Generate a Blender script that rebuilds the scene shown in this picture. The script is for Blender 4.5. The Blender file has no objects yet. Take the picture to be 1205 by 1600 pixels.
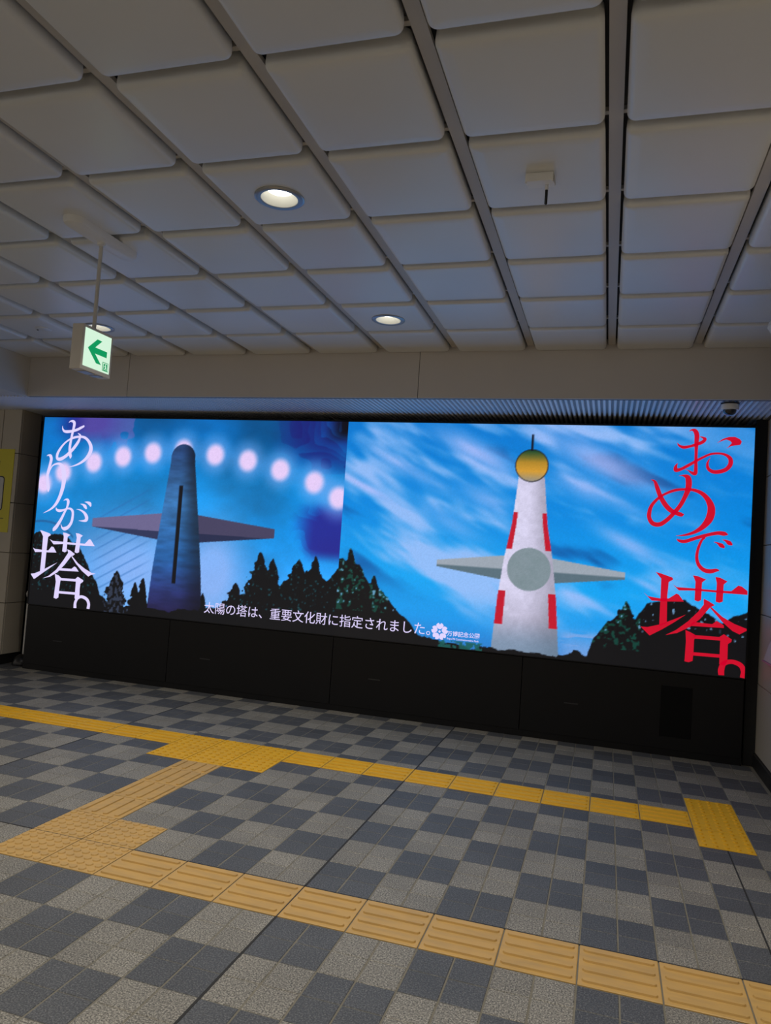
import bpy, bmesh, math, random
import numpy as np
from mathutils import Matrix, Vector

random.seed(7)
scene = bpy.context.scene
COL = scene.collection

# ------------------------------------------------------------------ camera
CAM = Vector((2.1333, -2.9015, 1.5336))
PITCH, ROLL, YAW = 0.0514, -0.0675, 0.2948
FPX = 1157.9
ROT = Matrix.Rotation(YAW, 3, 'Z') @ Matrix.Rotation(PITCH, 3, 'X') @ Matrix.Rotation(ROLL, 3, 'Y')
cd = bpy.data.cameras.new('camera')
cd.sensor_fit = 'VERTICAL'; cd.sensor_height = 24.0; cd.lens = FPX / 1600 * 24.0
cd.clip_start = 0.05; cd.clip_end = 100
cam = bpy.data.objects.new('camera', cd); COL.objects.link(cam)
B = ROT @ Matrix(((1, 0, 0), (0, 0, -1), (0, 1, 0)))
cam.matrix_world = Matrix.Translation(CAM) @ B.to_4x4()
scene.camera = cam

# ------------------------------------------------------------------ world, exposure
w = bpy.data.worlds.new('world'); scene.world = w; w.use_nodes = True
w.node_tree.nodes['Background'].inputs[0].default_value = (1.0, 0.92, 0.83, 1)
w.node_tree.nodes['Background'].inputs[1].default_value = 0.44
scene.view_settings.view_transform = 'Standard'
scene.view_settings.look = 'None'
scene.view_settings.exposure = 0.0
scene.view_settings.gamma = 1.0
scene.view_settings.use_curve_mapping = False
LAMP_W = 12.0            # watts of every ceiling downlight
SCREEN_GAIN = 1.08      # brightness of the video wall

# ------------------------------------------------------------------ measures (metres)
H = 3.1945              # underside of the ceiling panels
PIT = 0.6197            # ceiling module
RX0, RY0 = 2.0798, -0.6851
YF = 3.01               # fascia plane
ZF = 2.815              # underside of fascia
YW = 3.735              # face of the video wall
XL, XR = -3.857, 3.236  # its ends
ZB, ZT = 0.696, 2.738   # picture bottom and top
XWR = 3.34              # right wall
XBL = -3.44             # bulkhead on the left

# ------------------------------------------------------------------ helpers
def srgb(r, g, b):
    f = lambda c: ((c / 255 + .055) / 1.055) ** 2.4 if c > 10 else c / 255 / 12.92
    return (f(r), f(g), f(b))

def link(name, me, parent=None, mat=None, loc=None):
    o = bpy.data.objects.new(name, me); COL.objects.link(o)
    if parent is not None: o.parent = parent
    if loc is not None: o.location = loc
    if mat is not None and me is not None and len(me.materials) == 0: me.materials.append(mat)
    return o

def empty(name, loc=(0, 0, 0)):
    o = bpy.data.objects.new(name, None); COL.objects.link(o); o.location = loc
    o.empty_display_size = .1
    return o

def tag(o, label=None, cat=None, group=None, kind=None):
    if label: o['label'] = label
    if cat: o['category'] = cat
    if group: o['group'] = group
    if kind: o['kind'] = kind
    return o

class MB:
    """collects vertices and faces of one mesh"""
    def __init__(s): s.v = []; s.f = []
    def add(s, vs, fs):
        n = len(s.v); s.v += [tuple(a) for a in vs]; s.f += [tuple(i + n for i in q) for q in fs]; return s
    def box(s, x0, x1, y0, y1, z0, z1):
        return s.add([(x0, y0, z0), (x1, y0, z0), (x1, y1, z0), (x0, y1, z0), (x0, y0, z1), (x1, y0, z1), (x1, y1, z1), (x0, y1, z1)],
                     [(3, 2, 1, 0), (4, 5, 6, 7), (0, 1, 5, 4), (1, 2, 6, 5), (2, 3, 7, 6), (3, 0, 4, 7)])
    def lathe(s, prof, c=(0, 0, 0), n=32, axis='z'):
        vs = []; fs = []
        for (r, z) in prof:
            for k in range(n):
                a = 2 * math.pi * k / n
                vs.append((c[0] + r * math.cos(a), c[1] + r * math.sin(a), c[2] + z))
        for i in range(len(prof) - 1):
            for k in range(n):
                a = i * n + k; b = i * n + (k + 1) % n
                fs.append((a, b, b + n, a + n))
        s.add(vs, fs); return s
    def prism(s, pts, y0, y1, plane='xz'):
        """closed polygon extruded; plane xz extrudes in y, yz extrudes in x"""
        n = len(pts)
        if plane == 'xz': mk = lambda p, d: (p[0], d, p[1])
        elif plane == 'yz': mk = lambda p, d: (d, p[0], p[1])
        else: mk = lambda p, d: (p[0], p[1], d)
        vs = [mk(p, y0) for p in pts] + [mk(p, y1) for p in pts]
        fs = [tuple(range(n)), tuple(range(2 * n - 1, n - 1, -1))]
        fs += [(i, (i + 1) % n, n + (i + 1) % n, n + i) for i in range(n)]
        return s.add(vs, fs)
    def mesh(s, name, mat=None, smooth=False, normals=True):
        me = bpy.data.meshes.new(name); me.from_pydata(s.v, [], s.f); me.update()
        if normals:
            bm = bmesh.new(); bm.from_mesh(me); bmesh.ops.recalc_face_normals(bm, faces=bm.faces); bm.to_mesh(me); bm.free()
        if mat: me.materials.append(mat)
        if smooth:
            me.polygons.foreach_set('use_smooth', [True] * len(me.polygons))
            me.set_sharp_from_angle(angle=math.radians(40))
        return me
    def build(s, name, mat, parent=None, loc=None, smooth=False):
        return link(name, s.mesh(name, mat, smooth), parent, None, loc)

def bevel_mesh(me, off, seg=2):
    bm = bmesh.new(); bm.from_mesh(me)
    bmesh.ops.bevel(bm, geom=bm.edges[:], offset=off, segments=seg, profile=.5, affect='EDGES')
    bm.to_mesh(me); bm.free(); return me

def round_rect(x0, x1, y0, y1, r, n=5):
    pts = []
    for cx, cy, a0 in ((x1 - r, y1 - r, 0), (x0 + r, y1 - r, 90), (x0 + r, y0 + r, 180), (x1 - r, y0 + r, 270)):
        for k in range(n + 1):
            a = math.radians(a0 + 90 * k / n); pts.append((cx + r * math.cos(a), cy + r * math.sin(a)))
    return pts

# ------------------------------------------------------------------ materials
def mat_new(name):
    m = bpy.data.materials.new(name); m.use_nodes = True
    nt = m.node_tree; return m, nt, nt.nodes['Principled BSDF']

def N(nt, t, **k):
    n = nt.nodes.new(t)
    for a, b in k.items(): setattr(n, a, b)
    return n

def plain(name, rgb, rough=.6, metal=0.0, noise=.06, scale=14.0, bump=0.0, spec=.5, coat=0.0):
    m, nt, p = mat_new(name); L = nt.links
    tc = N(nt, 'ShaderNodeNewGeometry')
    nz = N(nt, 'ShaderNodeTexNoise'); nz.inputs['Scale'].default_value = scale; nz.inputs['Detail'].default_value = 5
    L.new(tc.outputs['Position'], nz.inputs['Vector'])
    rp = N(nt, 'ShaderNodeMapRange'); rp.inputs[3].default_value = 1 - noise; rp.inputs[4].default_value = 1 + noise
    L.new(nz.outputs['Fac'], rp.inputs[0])
    mx = N(nt, 'ShaderNodeMix', data_type='RGBA', blend_type='MULTIPLY'); mx.inputs[0].default_value = 1
    mx.inputs[6].default_value = (*rgb, 1); L.new(rp.outputs[0], mx.inputs[7])
    L.new(mx.outputs[2], p.inputs['Base Color'])
    p.inputs['Roughness'].default_value = rough; p.inputs['Metallic'].default_value = metal
    p.inputs['Specular IOR Level'].default_value = spec; p.inputs['Coat Weight'].default_value = coat
    if bump:
        b = N(nt, 'ShaderNodeBump'); b.inputs['Strength'].default_value = bump; b.inputs['Distance'].default_value = .002
        n2 = N(nt, 'ShaderNodeTexNoise'); n2.inputs['Scale'].default_value = 220; L.new(tc.outputs['Position'], n2.inputs['Vector'])
        L.new(n2.outputs['Fac'], b.inputs['Height']); L.new(b.outputs[0], p.inputs['Normal'])
    return m

def emit(name, rgb, strength=1.0):
    m, nt, p = mat_new(name)
    p.inputs['Base Color'].default_value = (.01, .01, .01, 1)
    p.inputs['Emission Color'].default_value = (*rgb, 1); p.inputs['Emission Strength'].default_value = strength
    p.inputs['Roughness'].default_value = .5
    return m

def speckle(name, a, b, c, rough=.55, var=.10):
    """porcelain paver: base a, dark grains b, light grains c, each paver a slightly different tone"""
    m, nt, p = mat_new(name); L = nt.links
    g = N(nt, 'ShaderNodeNewGeometry')
    n1 = N(nt, 'ShaderNodeTexNoise'); n1.inputs['Scale'].default_value = 165; n1.inputs['Detail'].default_value = 3
    L.new(g.outputs['Position'], n1.inputs['Vector'])
    r1 = N(nt, 'ShaderNodeValToRGB'); e = r1.color_ramp.elements
    e[0].position = .34; e[0].color = (*b, 1); e[1].position = .68; e[1].color = (*c, 1)
    k = r1.color_ramp.elements.new(.5); k.color = (*a, 1)
    L.new(n1.outputs['Fac'], r1.inputs[0])
    # tone per paver (150 mm cells)
    dv = N(nt, 'ShaderNodeVectorMath', operation='SCALE'); dv.inputs['Scale'].default_value = 1 / .15
    L.new(g.outputs['Position'], dv.inputs[0])
    fl = N(nt, 'ShaderNodeVectorMath', operation='FLOOR'); L.new(dv.outputs[0], fl.inputs[0])
    mz = N(nt, 'ShaderNodeVectorMath', operation='MULTIPLY'); mz.inputs[1].default_value = (1, 1, 0); L.new(fl.outputs[0], mz.inputs[0])
    wn = N(nt, 'ShaderNodeTexWhiteNoise', noise_dimensions='3D'); L.new(mz.outputs[0], wn.inputs['Vector'])
    # large scuffs
    n2 = N(nt, 'ShaderNodeTexNoise'); n2.inputs['Scale'].default_value = 3.0; n2.inputs['Detail'].default_value = 6
    L.new(g.outputs['Position'], n2.inputs['Vector'])
    ma = N(nt, 'ShaderNodeMapRange'); ma.inputs[3].default_value = 1 - var; ma.inputs[4].default_value = 1 + var; L.new(wn.outputs['Value'], ma.inputs[0])
    mb = N(nt, 'ShaderNodeMapRange'); mb.inputs[1].default_value = .3; mb.inputs[2].default_value = .7; mb.inputs[3].default_value = .88; mb.inputs[4].default_value = 1.1; L.new(n2.outputs['Fac'], mb.inputs[0])
    mu = N(nt, 'ShaderNodeMath', operation='MULTIPLY'); L.new(ma.outputs[0], mu.inputs[0]); L.new(mb.outputs[0], mu.inputs[1])
    mx = N(nt, 'ShaderNodeMix', data_type='RGBA', blend_type='MULTIPLY'); mx.inputs[0].default_value = 1
    L.new(r1.outputs[0], mx.inputs[6]); L.new(mu.outputs[0], mx.inputs[7]); L.new(mx.outputs[2], p.inputs['Base Color'])
    p.inputs['Roughness'].default_value = rough
    bp = N(nt, 'ShaderNodeBump'); bp.inputs['Strength'].default_value = .25; bp.inputs['Distance'].default_value = .001
    L.new(n1.outputs['Fac'], bp.inputs['Height']); L.new(bp.outputs[0], p.inputs['Normal'])
    return m

def worn_yellow(name, base, dirt, amount):
    m, nt, p = mat_new(name); L = nt.links
    g = N(nt, 'ShaderNodeNewGeometry')
    mp = N(nt, 'ShaderNodeMapping'); mp.inputs['Scale'].default_value = (2.2, 7.0, 1); L.new(g.outputs['Position'], mp.inputs[0])
    n = N(nt, 'ShaderNodeTexNoise'); n.inputs['Scale'].default_value = 3.0; n.inputs['Detail'].default_value = 7; L.new(mp.outputs[0], n.inputs['Vector'])
    r = N(nt, 'ShaderNodeMapRange'); r.inputs[1].default_value = .42; r.inputs[2].default_value = .75; r.inputs[3].default_value = 0; r.inputs[4].default_value = amount
    L.new(n.outputs['Fac'], r.inputs[0])
    mx = N(nt, 'ShaderNodeMix', data_type='RGBA'); mx.inputs[6].default_value = (*base, 1); mx.inputs[7].default_value = (*dirt, 1)
    L.new(r.outputs[0], mx.inputs[0]); L.new(mx.outputs[2], p.inputs['Base Color'])
    p.inputs['Roughness'].default_value = .5
    return m

M = {}
M['light_tile'] = speckle('light_tile', (.185, .172, .145), (.055, .052, .044), (.40, .375, .32))
M['dark_tile'] = speckle('dark_tile', (.062, .065, .070), (.036, .038, .041), (.145, .145, .145), var=.08)
M['grout'] = plain('grout', (.17, .155, .12), .9, noise=.3, scale=8)
M['joint'] = plain('expansion_joint', (.018, .017, .016), .8, noise=.3)
M['near_yellow'] = worn_yellow('worn_beige_yellow', (.52, .315, .088), (.36, .235, .09), .6)
M['far_yellow'] = worn_yellow('bright_yellow', (.70, .38, .004), (.48, .25, .012), .4)
M['ceil_panel'] = plain('ceiling_panel_enamel', (.80, .79, .76), .36, noise=.03, scale=3, spec=.85)
M['ceil_rail'] = plain('ceiling_rail_metal', (.58, .54, .49), .5, noise=.04, scale=4)
M['ceil_void'] = plain('ceiling_void', (.10, .095, .09), .9)
M['fascia'] = plain('fascia_paint', (.62, .58, .54), .6, noise=.04, scale=2.5)
M['bulkhead'] = plain('bulkhead_paint', (.60, .59, .57), .55, noise=.04, scale=2.5)
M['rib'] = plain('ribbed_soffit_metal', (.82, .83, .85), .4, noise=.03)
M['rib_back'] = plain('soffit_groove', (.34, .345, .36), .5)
M['void_black'] = plain('black_recess', (.006, .006, .006), .8)
M['wall_tan'] = plain('tan_wall_panel', (.46, .41, .33), .45, noise=.05, scale=3)
M['wall_joint'] = plain('wall_joint', (.09, .08, .07), .8)
M['baseboard'] = plain('black_baseboard', (.012, .012, .012), .5)
M['black_metal'] = plain('black_painted_metal', (.0032, .0031, .0038), .46, noise=.12, scale=5, spec=.30)
M['black_gloss'] = plain('black_service_plate', (.002, .002, .0026), .5, spec=.15)
M['dark_handle'] = plain('dark_handle', (.02, .02, .022), .4)
M['white_plastic'] = plain('white_plastic', (.86, .84, .80), .4, noise=.02)
M['sign_body'] = plain('sign_housing', (.74, .68, .59), .45, noise=.03)
M['grey_metal'] = plain('grey_metal', (.30, .31, .33), .35, metal=.4)
M['pole_paint'] = plain('pole_paint', (.66, .63, .58), .45)
M['black_plastic'] = plain('black_plastic', (.008, .008, .009), .35)
M['reflector'] = plain('white_reflector', (.85, .84, .78), .35, noise=.01)
M['lamp_ring'] = plain('lamp_trim_ring', (.42, .43, .45), .3, metal=.5)
M['lamp'] = emit('lamp_glow', (1.0, .97, .86), 4.5)
M['yellow_poster'] = plain('yellow_poster_print', (.66, .58, .010), .45, noise=.02)
M['poster_white'] = plain('poster_white_print', (.55, .55, .53), .45, noise=.02)
M['poster_black'] = plain('poster_black_print', (.012, .012, .012), .5)
M['poster_pink'] = plain('poster_pink_print', (.50, .22, .30), .4)
M['dome_glass'] = plain('smoked_dome', (.01, .012, .02), .06, noise=0, coat=.6)


# ================================================================== SETTING
# ------------------------------------------------------------------ floor
floor = MB().box(-9, XWR, -9, 4.5, -.06, -.0022).build('floor', M['grout'])
tag(floor, 'checkered floor of light and dark grey square pavers', kind='structure')

NEAR = [(-.6, 0, 0, .6), (0, 4.2, 0, .3), (-.6, -.3, .6, 1.7)]        # tactile areas: x0, x1, y0, y1
FAR = [(-.9, 0, 1.7, 2.3), (0, 2.7, 2.0, 2.3), (-9, -.9, 2.0, 2.3), (2.7, 3.0, 1.7, 2.6)]

def project(x, y, z):
    d = Vector((x, y, z)) - CAM; q = ROT.transposed() @ d
    if q.y < .1: return None
    return (602.5 + FPX * q.x / q.y, 800 - FPX * q.z / q.y)

def tile_mesh(wx, wy, mat, cache={}):
    k = (round(wx, 4), round(wy, 4), mat.name)
    if k not in cache:
        c = .0022; a, b = wx / 2, wy / 2
        v = []
        for (s, z) in ((0, -.005), (0, -.0018), (c, 0)):
            v += [(-a + s, -b + s, z), (a - s, -b + s, z), (a - s, b - s, z), (-a + s, b - s, z)]
        f = [(8, 9, 10, 11)]
        for r in (0, 4):
            f += [(r + i, r + (i + 1) % 4, r + 4 + (i + 1) % 4, r + 4 + i) for i in range(4)]
        me = bpy.data.meshes.new('floor_tile'); me.from_pydata(v, [], f); me.update(); me.materials.append(mat)
        cache[k] = me
    return cache[k]

tiles = []
T = .15
for i in range(-60, 23):
    for j in range(-30, 30):
        x0, x1, y0, y1 = i * T, (i + 1) * T, j * T, (j + 1) * T
        x1 = min(x1, XWR - .02)
        if y1 > 4.45 or x1 - x0 < .03: continue
        pieces = [(y0, y1)]
        xm = (x0 + x1) / 2
        for (ax, bx, ay, by) in NEAR + FAR:
            if ax < xm < bx:
                np_ = []
                for (p, q) in pieces:
                    if by <= p + 1e-6 or ay >= q - 1e-6: np_.append((p, q)); continue
                    if ay > p + 1e-6: np_.append((p, ay))
                    if by < q - 1e-6: np_.append((by, q))
                pieces = np_
        dark = (math.floor(i / 2) + math.floor(j / 2)) % 2 == 0
        for (p, q) in pieces:
            if q - p < .012: continue
            # behind the video wall nothing is seen
            if xm > XL + .1 and p > YW - .01: continue
            q2 = min(q, YW + .05) if xm > XL + .1 else q
            tiles.append((x0, x1, p, q2, dark))

def vis_area(t):
    x0, x1, y0, y1, _ = t
    P = [project(*c, 0) for c in ((x0, y0), (x1, y0), (x1, y1), (x0, y1))]
    if any(p is None for p in P): return 0
    if not any(-5 < p[0] < 1210 and -5 < p[1] < 1605 for p in P): return 0
    cx = sum(p[0] for p in P) / 4; cy = sum(p[1] for p in P) / 4
    if not (0 < cx < 1205 and 0 < cy < 1600): return 0
    return abs(sum(P[k][0] * P[(k + 1) % 4][1] - P[(k + 1) % 4][0] * P[k][1] for k in range(4))) / 2

tiles.sort(key=vis_area, reverse=True)
G_, GW = .0022, .0062     # tight dark joints across, wide sanded joints along the hall
rest = {True: MB(), False: MB()}
for n, (x0, x1, y0, y1, dark) in enumerate(tiles):
    mat = M['dark_tile'] if dark else M['light_tile']
    wx, wy = x1 - x0 - GW, y1 - y0 - G_
    dz = -random.random() * .0006
    if n < 300:
        link('floor_tile', tile_mesh(wx, wy, mat), floor, None, ((x0 + x1) / 2, (y0 + y1) / 2, dz))
    else:
        mb = rest[dark]; a, b = wx / 2, wy / 2; cx, cy = (x0 + x1) / 2, (y0 + y1) / 2; c = .0022
        v = []
        for (s, z) in ((0, -.005), (0, -.0018), (c, 0)):
            v += [(cx - a + s, cy - b + s, z + dz), (cx + a - s, cy - b + s, z + dz), (cx + a - s, cy + b - s, z + dz), (cx - a + s, cy + b - s, z + dz)]
        mb.add(v, [(8, 9, 10, 11)] + [(r + i, r + (i + 1) % 4, r + 4 + (i + 1) % 4, r + 4 + i) for r in (0, 4) for i in range(4)])
for d, nm, mt in ((True, 'dark_tile_field', 'dark_tile'), (False, 'light_tile_field', 'light_tile')):
    me = rest[d].mesh(nm, M[mt], normals=False)
    tag(link(nm, me, floor), kind='stuff')
# dark expansion joints between tile fields
for (x0, x1, y0, y1) in ((.895, .905, -4.5, YW), (-1.505, -1.495, -4.5, YW), (2.847, 2.853, -4.5, 1.7), (-9, XWR, .298, .306), (-9, XWR, -2.704, -2.696)):
    MB().box(x0, x1, y0, y1, -.004, .0006).build('expansion_joint', M['joint'], floor)

# ------------------------------------------------------------------ tactile paving
def bar_mesh(mat, nb=4, ln=.268, wd=.030, ht=.0065, sx=.294, sy=.294):
    mb = MB()
    c = .003; a, b = sx / 2, sy / 2; v = []
    for (s, z) in ((0, -.005), (0, .001), (c, .0025)):
        v += [(-a + s, -b + s, z), (a - s, -b + s, z), (a - s, b - s, z), (-a + s, b - s, z)]
    mb.add(v, [(8, 9, 10, 11)] + [(r + i, r + (i + 1) % 4, r + 4 + (i + 1) % 4, r + 4 + i) for r in (0, 4) for i in range(4)])
    L2 = min(ln, sx - .025)
    for k in range(nb):
        cy = (k - (nb - 1) / 2) * sy / nb
        rings = []
        for (ins, z) in ((0, .0025), (.0028, .0025 + ht)):
            rr = wd / 2 - ins
            rings.append([(x, y + cy, z) for (x, y) in round_rect(-L2 / 2 + ins, L2 / 2 - ins, -rr, rr, rr * .98, 4)])
        n = len(rings[0])
        mb.add(rings[0] + rings[1], [(i, (i + 1) % n, n + (i + 1) % n, n + i) for i in range(n)] + [tuple(range(n, 2 * n))])
    return mb.mesh('tactile_tile', mat, normals=False)

def dot_mesh(mat, nd, r, ht, sx=.294, sy=.294, seg=12):
    mb = MB()
    c = .003; a, b = sx / 2, sy / 2; v = []
    for (s, z) in ((0, -.005), (0, .001), (c, .0025)):
        v += [(-a + s, -b + s, z), (a - s, -b + s, z), (a - s, b - s, z), (-a + s, b - s, z)]
    mb.add(v, [(8, 9, 10, 11)] + [(q + i, q + (i + 1) % 4, q + 4 + (i + 1) % 4, q + 4 + i) for q in (0, 4) for i in range(4)])
    for ix in range(nd):
        for iy in range(nd):
            cx = (ix - (nd - 1) / 2) * sx / nd; cy = (iy - (nd - 1) / 2) * sy / nd
            v = []
            for (rr, z) in ((r, .0025), (r * .82, .0025 + ht)):
                v += [(cx + rr * math.cos(2 * math.pi * k / seg), cy + rr * math.sin(2 * math.pi * k / seg), z) for k in range(seg)]
            mb.add(v, [(i, (i + 1) % seg, seg + (i + 1) % seg, seg + i) for i in range(seg)] + [tuple(range(seg, 2 * seg))])
    return mb.mesh('tactile_tile', mat, normals=False)

near = empty('tactile_paving', (0, 0, 0))
tag(near, 'worn beige-yellow tactile guide path of barred and dotted tiles across the foreground', 'tactile paving')
far = empty('tactile_paving', (0, 2.0, 0))
tag(far, 'bright yellow tactile guide path running along the floor below the video wall', 'tactile paving')
nb_, nd_ = bar_mesh(M['near_yellow']), dot_mesh(M['near_yellow'], 6, .0185, .005)
fb_, fd_ = bar_mesh(M['far_yellow']), dot_mesh(M['far_yellow'], 5, .0140, .0065)
def put(me, parent, x, y, rz=0, z=0.0):
    o = link('tactile_tile', me, parent, None, (x - parent.location.x, y - parent.location.y, z)); o.rotation_euler.z = rz; return o
for k in range(11): put(nb_, near, .15 + .3 * k, .15)
for ix in (-.45, -.15):
    for iy in (.15, .45): put(nd_, near, ix, iy)
for y in (.75, 1.05, 1.35): put(nb_, near, -.45, y, math.pi / 2)
put(bar_mesh(M['near_yellow'], sx=.194), near, -.45, 1.6, math.pi / 2)
for ix in (-.75, -.45, -.15):
    for iy in (1.85, 2.15): put(fd_, far, ix, iy)
for k in range(9): put(fb_, far, .15 + .3 * k, 2.15)
for k in range(12): put(fb_, far, -1.05 - .3 * k, 2.15)
for iy in (1.85, 2.15, 2.45): put(fd_, far, 2.85, iy)

# ------------------------------------------------------------------ ceiling
ceiling = MB().box(XBL, XWR, -9, YF - .001, H + .092, H + .13).build('ceiling', M['ceil_void'])
tag(ceiling, 'ceiling of grey square metal panels hung between narrow rails', kind='structure')

def panel_mesh(wx, wy, hole=0):
    r0 = .034; prof = []          # (inset, z) from top edge to flat underside
    prof.append((0.004, .082)); prof.append((0, .036))
    R_ = .026
    for k in range(1, 6):
        a = math.radians(90 * k / 5); prof.append((R_ * (1 - math.cos(a)), R_ + .003 - R_ * math.sin(a)))
    prof.append((R_ + .03, 0.0))
    rings = []
    for ins, z in prof:
        rings.append([(x, y, z) for (x, y) in round_rect(-wx / 2 + ins, wx / 2 - ins, -wy / 2 + ins, wy / 2 - ins, max(r0 - ins * .8, .006), 5)])
    n = len(rings[0]); v = [p for rg in rings for p in rg]
    f = [tuple(range(n - 1, -1, -1))]
    for i in range(len(rings) - 1):
        f += [(i * n + k, i * n + (k + 1) % n, (i + 1) * n + (k + 1) % n, (i + 1) * n + k) for k in range(n)]
    s0 = (len(rings) - 1) * n
    if hole:                       # round opening for a downlight
        m_ = len(v); rg = rings[-1]
        v += [(hole * math.cos(t), hole * math.sin(t), 0) for t in (math.radians(45 + 90 * (k // 6) + (k % 6 - 2.5) * 15) for k in range(n))]
        v += [(a_, b_, .04) for (a_, b_, _) in v[m_:m_ + n]]
        f += [(s0 + k, s0 + (k + 1) % n, m_ + (k + 1) % n, m_ + k) for k in range(n)]
        f += [(m_ + k, m_ + (k + 1) % n, m_ + n + (k + 1) % n, m_ + n + k) for k in range(n)]
        f = f[1:]
    else: f.append(tuple(range(s0, len(rings) * n)))
    mb = MB(); mb.add(v, f); return mb.mesh('ceiling_panel', M['ceil_panel'], smooth=True)
GX, GY = .078, .046
pm = panel_mesh(PIT - GX, PIT - GY)
ph = panel_mesh(PIT - GX, PIT - GY, .106)
LAMP_XY = [(.53, .268), (.53, 2.127), (-1.949, 2.127), (-1.949, .268), (3.01, .268)] + [(x, y) for x in (-1.949, .53, 3.01) for y in (-1.591, -3.45)]
last_y1 = YF - .004
pl = panel_mesh(PIT - GX, last_y1 - (RY0 + 5 * PIT + GY))
for c in range(-2, 9):
    xr = RX0 - PIT * c
    if c > -2 or True:
        if xr < XWR - .01:
            x_r = xr
            MB().box(x_r - .0265, x_r + .0265, -4.4, YF - .001, H + .047, H + .066).build('ceiling_rail', M['ceil_rail'], ceiling)
    xc = xr - PIT / 2
    for r in range(-5, 6):
        if r == 5: link('ceiling_panel', pl, ceiling, None, (xc, (RY0 + 5 * PIT + GY + last_y1) / 2, H))
        else:
            yc = RY0 + PIT * (r + .5) + GY / 2
            lit = any(abs(xc - a) < .1 and abs(yc - c_) < .1 for a, c_ in LAMP_XY)
            link('ceiling_panel', ph if lit else pm, ceiling, None, (xc, yc, H))
for r in range(-5, 6):      # cross supports seen in the slots between the panels
    y = RY0 + PIT * r + GY / 2
    MB().box(XBL, XWR, y - .012, y + .012, H + .070, H + .088).build('cross_support', M['ceil_rail'], ceiling)

# ------------------------------------------------------------------ fascia, left bulkhead, ribbed soffit
fascia = MB().box(XBL - .02, XWR, YF + .008, YF + .06, ZF + .003, H + .12).build('trim_1', M['wall_joint'])
tag(fascia, 'plain grey-brown fascia board between the ceiling panels and the ribbed soffit', kind='structure')
for (a, b) in ((XBL, -2.29), (-2.286, .546), (.550, XWR)):
    link('fascia_panel', bevel_mesh(MB().box(a, b, YF, YF + .02, ZF, H + .1).mesh('fascia_panel', M['fascia']), .002, 1), fascia)
bulk = MB().box(XBL - .06, XBL, -4.4, YF + .02, ZF, H + .12).build('trim_2', M['bulkhead'])
tag(bulk, 'side bulkhead closing the panelled ceiling on the left', kind='structure')
soffit = MB().box(-9, XWR, YF + .02, 4.5, ZF + .03, ZF + .06).build('ceiling_soffit', M['ceil_void'])
tag(soffit, 'ribbed metal soffit above the video wall', kind='structure')
low = MB().box(-9, XBL - .06, -4.4, YF + .02, ZF + .012, ZF + .06).build('ceiling_low', M['bulkhead'])
tag(low, 'lower flat ceiling beyond the left bulkhead', kind='structure')
mb = MB(); x = -7.0; RP = .0422
while x < XWR - .03:
    z0, z1 = ZF + .004, ZF + .03
    mb.add([(x, YF + .06, z1), (x + .004, YF + .06, z0), (x + .022, YF + .06, z0), (x + .026, YF + .06, z1),
            (x, 4.5, z1), (x + .004, 4.5, z0), (x + .022, 4.5, z0), (x + .026, 4.5, z1)],
           [(0, 1, 5, 4), (1, 2, 6, 5), (2, 3, 7, 6), (0, 3, 2, 1)])
    x += RP
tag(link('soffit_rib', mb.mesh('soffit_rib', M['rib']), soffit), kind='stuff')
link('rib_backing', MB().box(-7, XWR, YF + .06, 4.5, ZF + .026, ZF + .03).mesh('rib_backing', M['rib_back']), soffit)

# ------------------------------------------------------------------ walls
def panel_wall(wall, axis, pos, a_edges, z_edges, mat, depth=.02, sign=1):
    """flat wall panels with open joints; axis y: facing -y at y=pos, axis x: facing sign*x at x=pos"""
    for i in range(len(a_edges) - 1):
        for j in range(len(z_edges) - 1):
            a0, a1, z0, z1 = a_edges[i] + .003, a_edges[i + 1] - .003, z_edges[j] + .003, z_edges[j + 1] - .003
            if axis == 'y': m_ = MB().box(a0, a1, pos, pos + depth, z0, z1)
            else: m_ = MB().box(*sorted((pos, pos - sign * depth)), a0, a1, z0, z1)
            link('wall_panel', bevel_mesh(m_.mesh('wall_panel', mat), .003, 1), wall)

ZJ = [.107, .672, 1.225, 1.779, 2.33, ZF + .02]
wl = MB().box(-9, -4.195, 3.765, 4.05, 0, ZF + .03).build('wall_left', M['wall_joint'])
tag(wl, 'tan panelled wall corner to the left of the video wall', kind='structure')
panel_wall(wl, 'y', 3.75, [-6.8, -5.62, -4.43, -4.18], ZJ, M['wall_tan'])
panel_wall(wl, 'x', -4.18, [3.768, 4.05], ZJ, M['wall_tan'], sign=1)
bl = MB().box(-9, -4.19, 3.758, 4.04, 0, .105).build('baseboard_left', M['baseboard'])
tag(bl, 'black baseboard under the tan wall on the left', kind='structure')
wb = MB().box(-9, XWR + .1, 4.45, 4.55, 0, ZF + .06).build('wall_back', M['void_black'])
tag(wb, 'black recess wall behind the video wall', kind='structure')
wr = MB().box(XWR + .02, XWR + .12, -9, 4.5, 0, H + .12).build('wall_right', M['wall_joint'])
tag(wr, 'tan panelled wall to the right of the video wall', kind='structure')
panel_wall(wr, 'x', XWR, [-3.2, -2.0, -.8, .4, 1.6, 2.8, 3.99], ZJ[:1] + [.66, 1.22, 1.78, 2.34, ZF - .003], M['wall_tan'], sign=-1)
br = MB().box(XWR - .018, XWR + .02, -9, 4.4, 0, .105).build('baseboard_right', M['baseboard'])
tag(br, 'black baseboard along the right wall', kind='structure')

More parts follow.
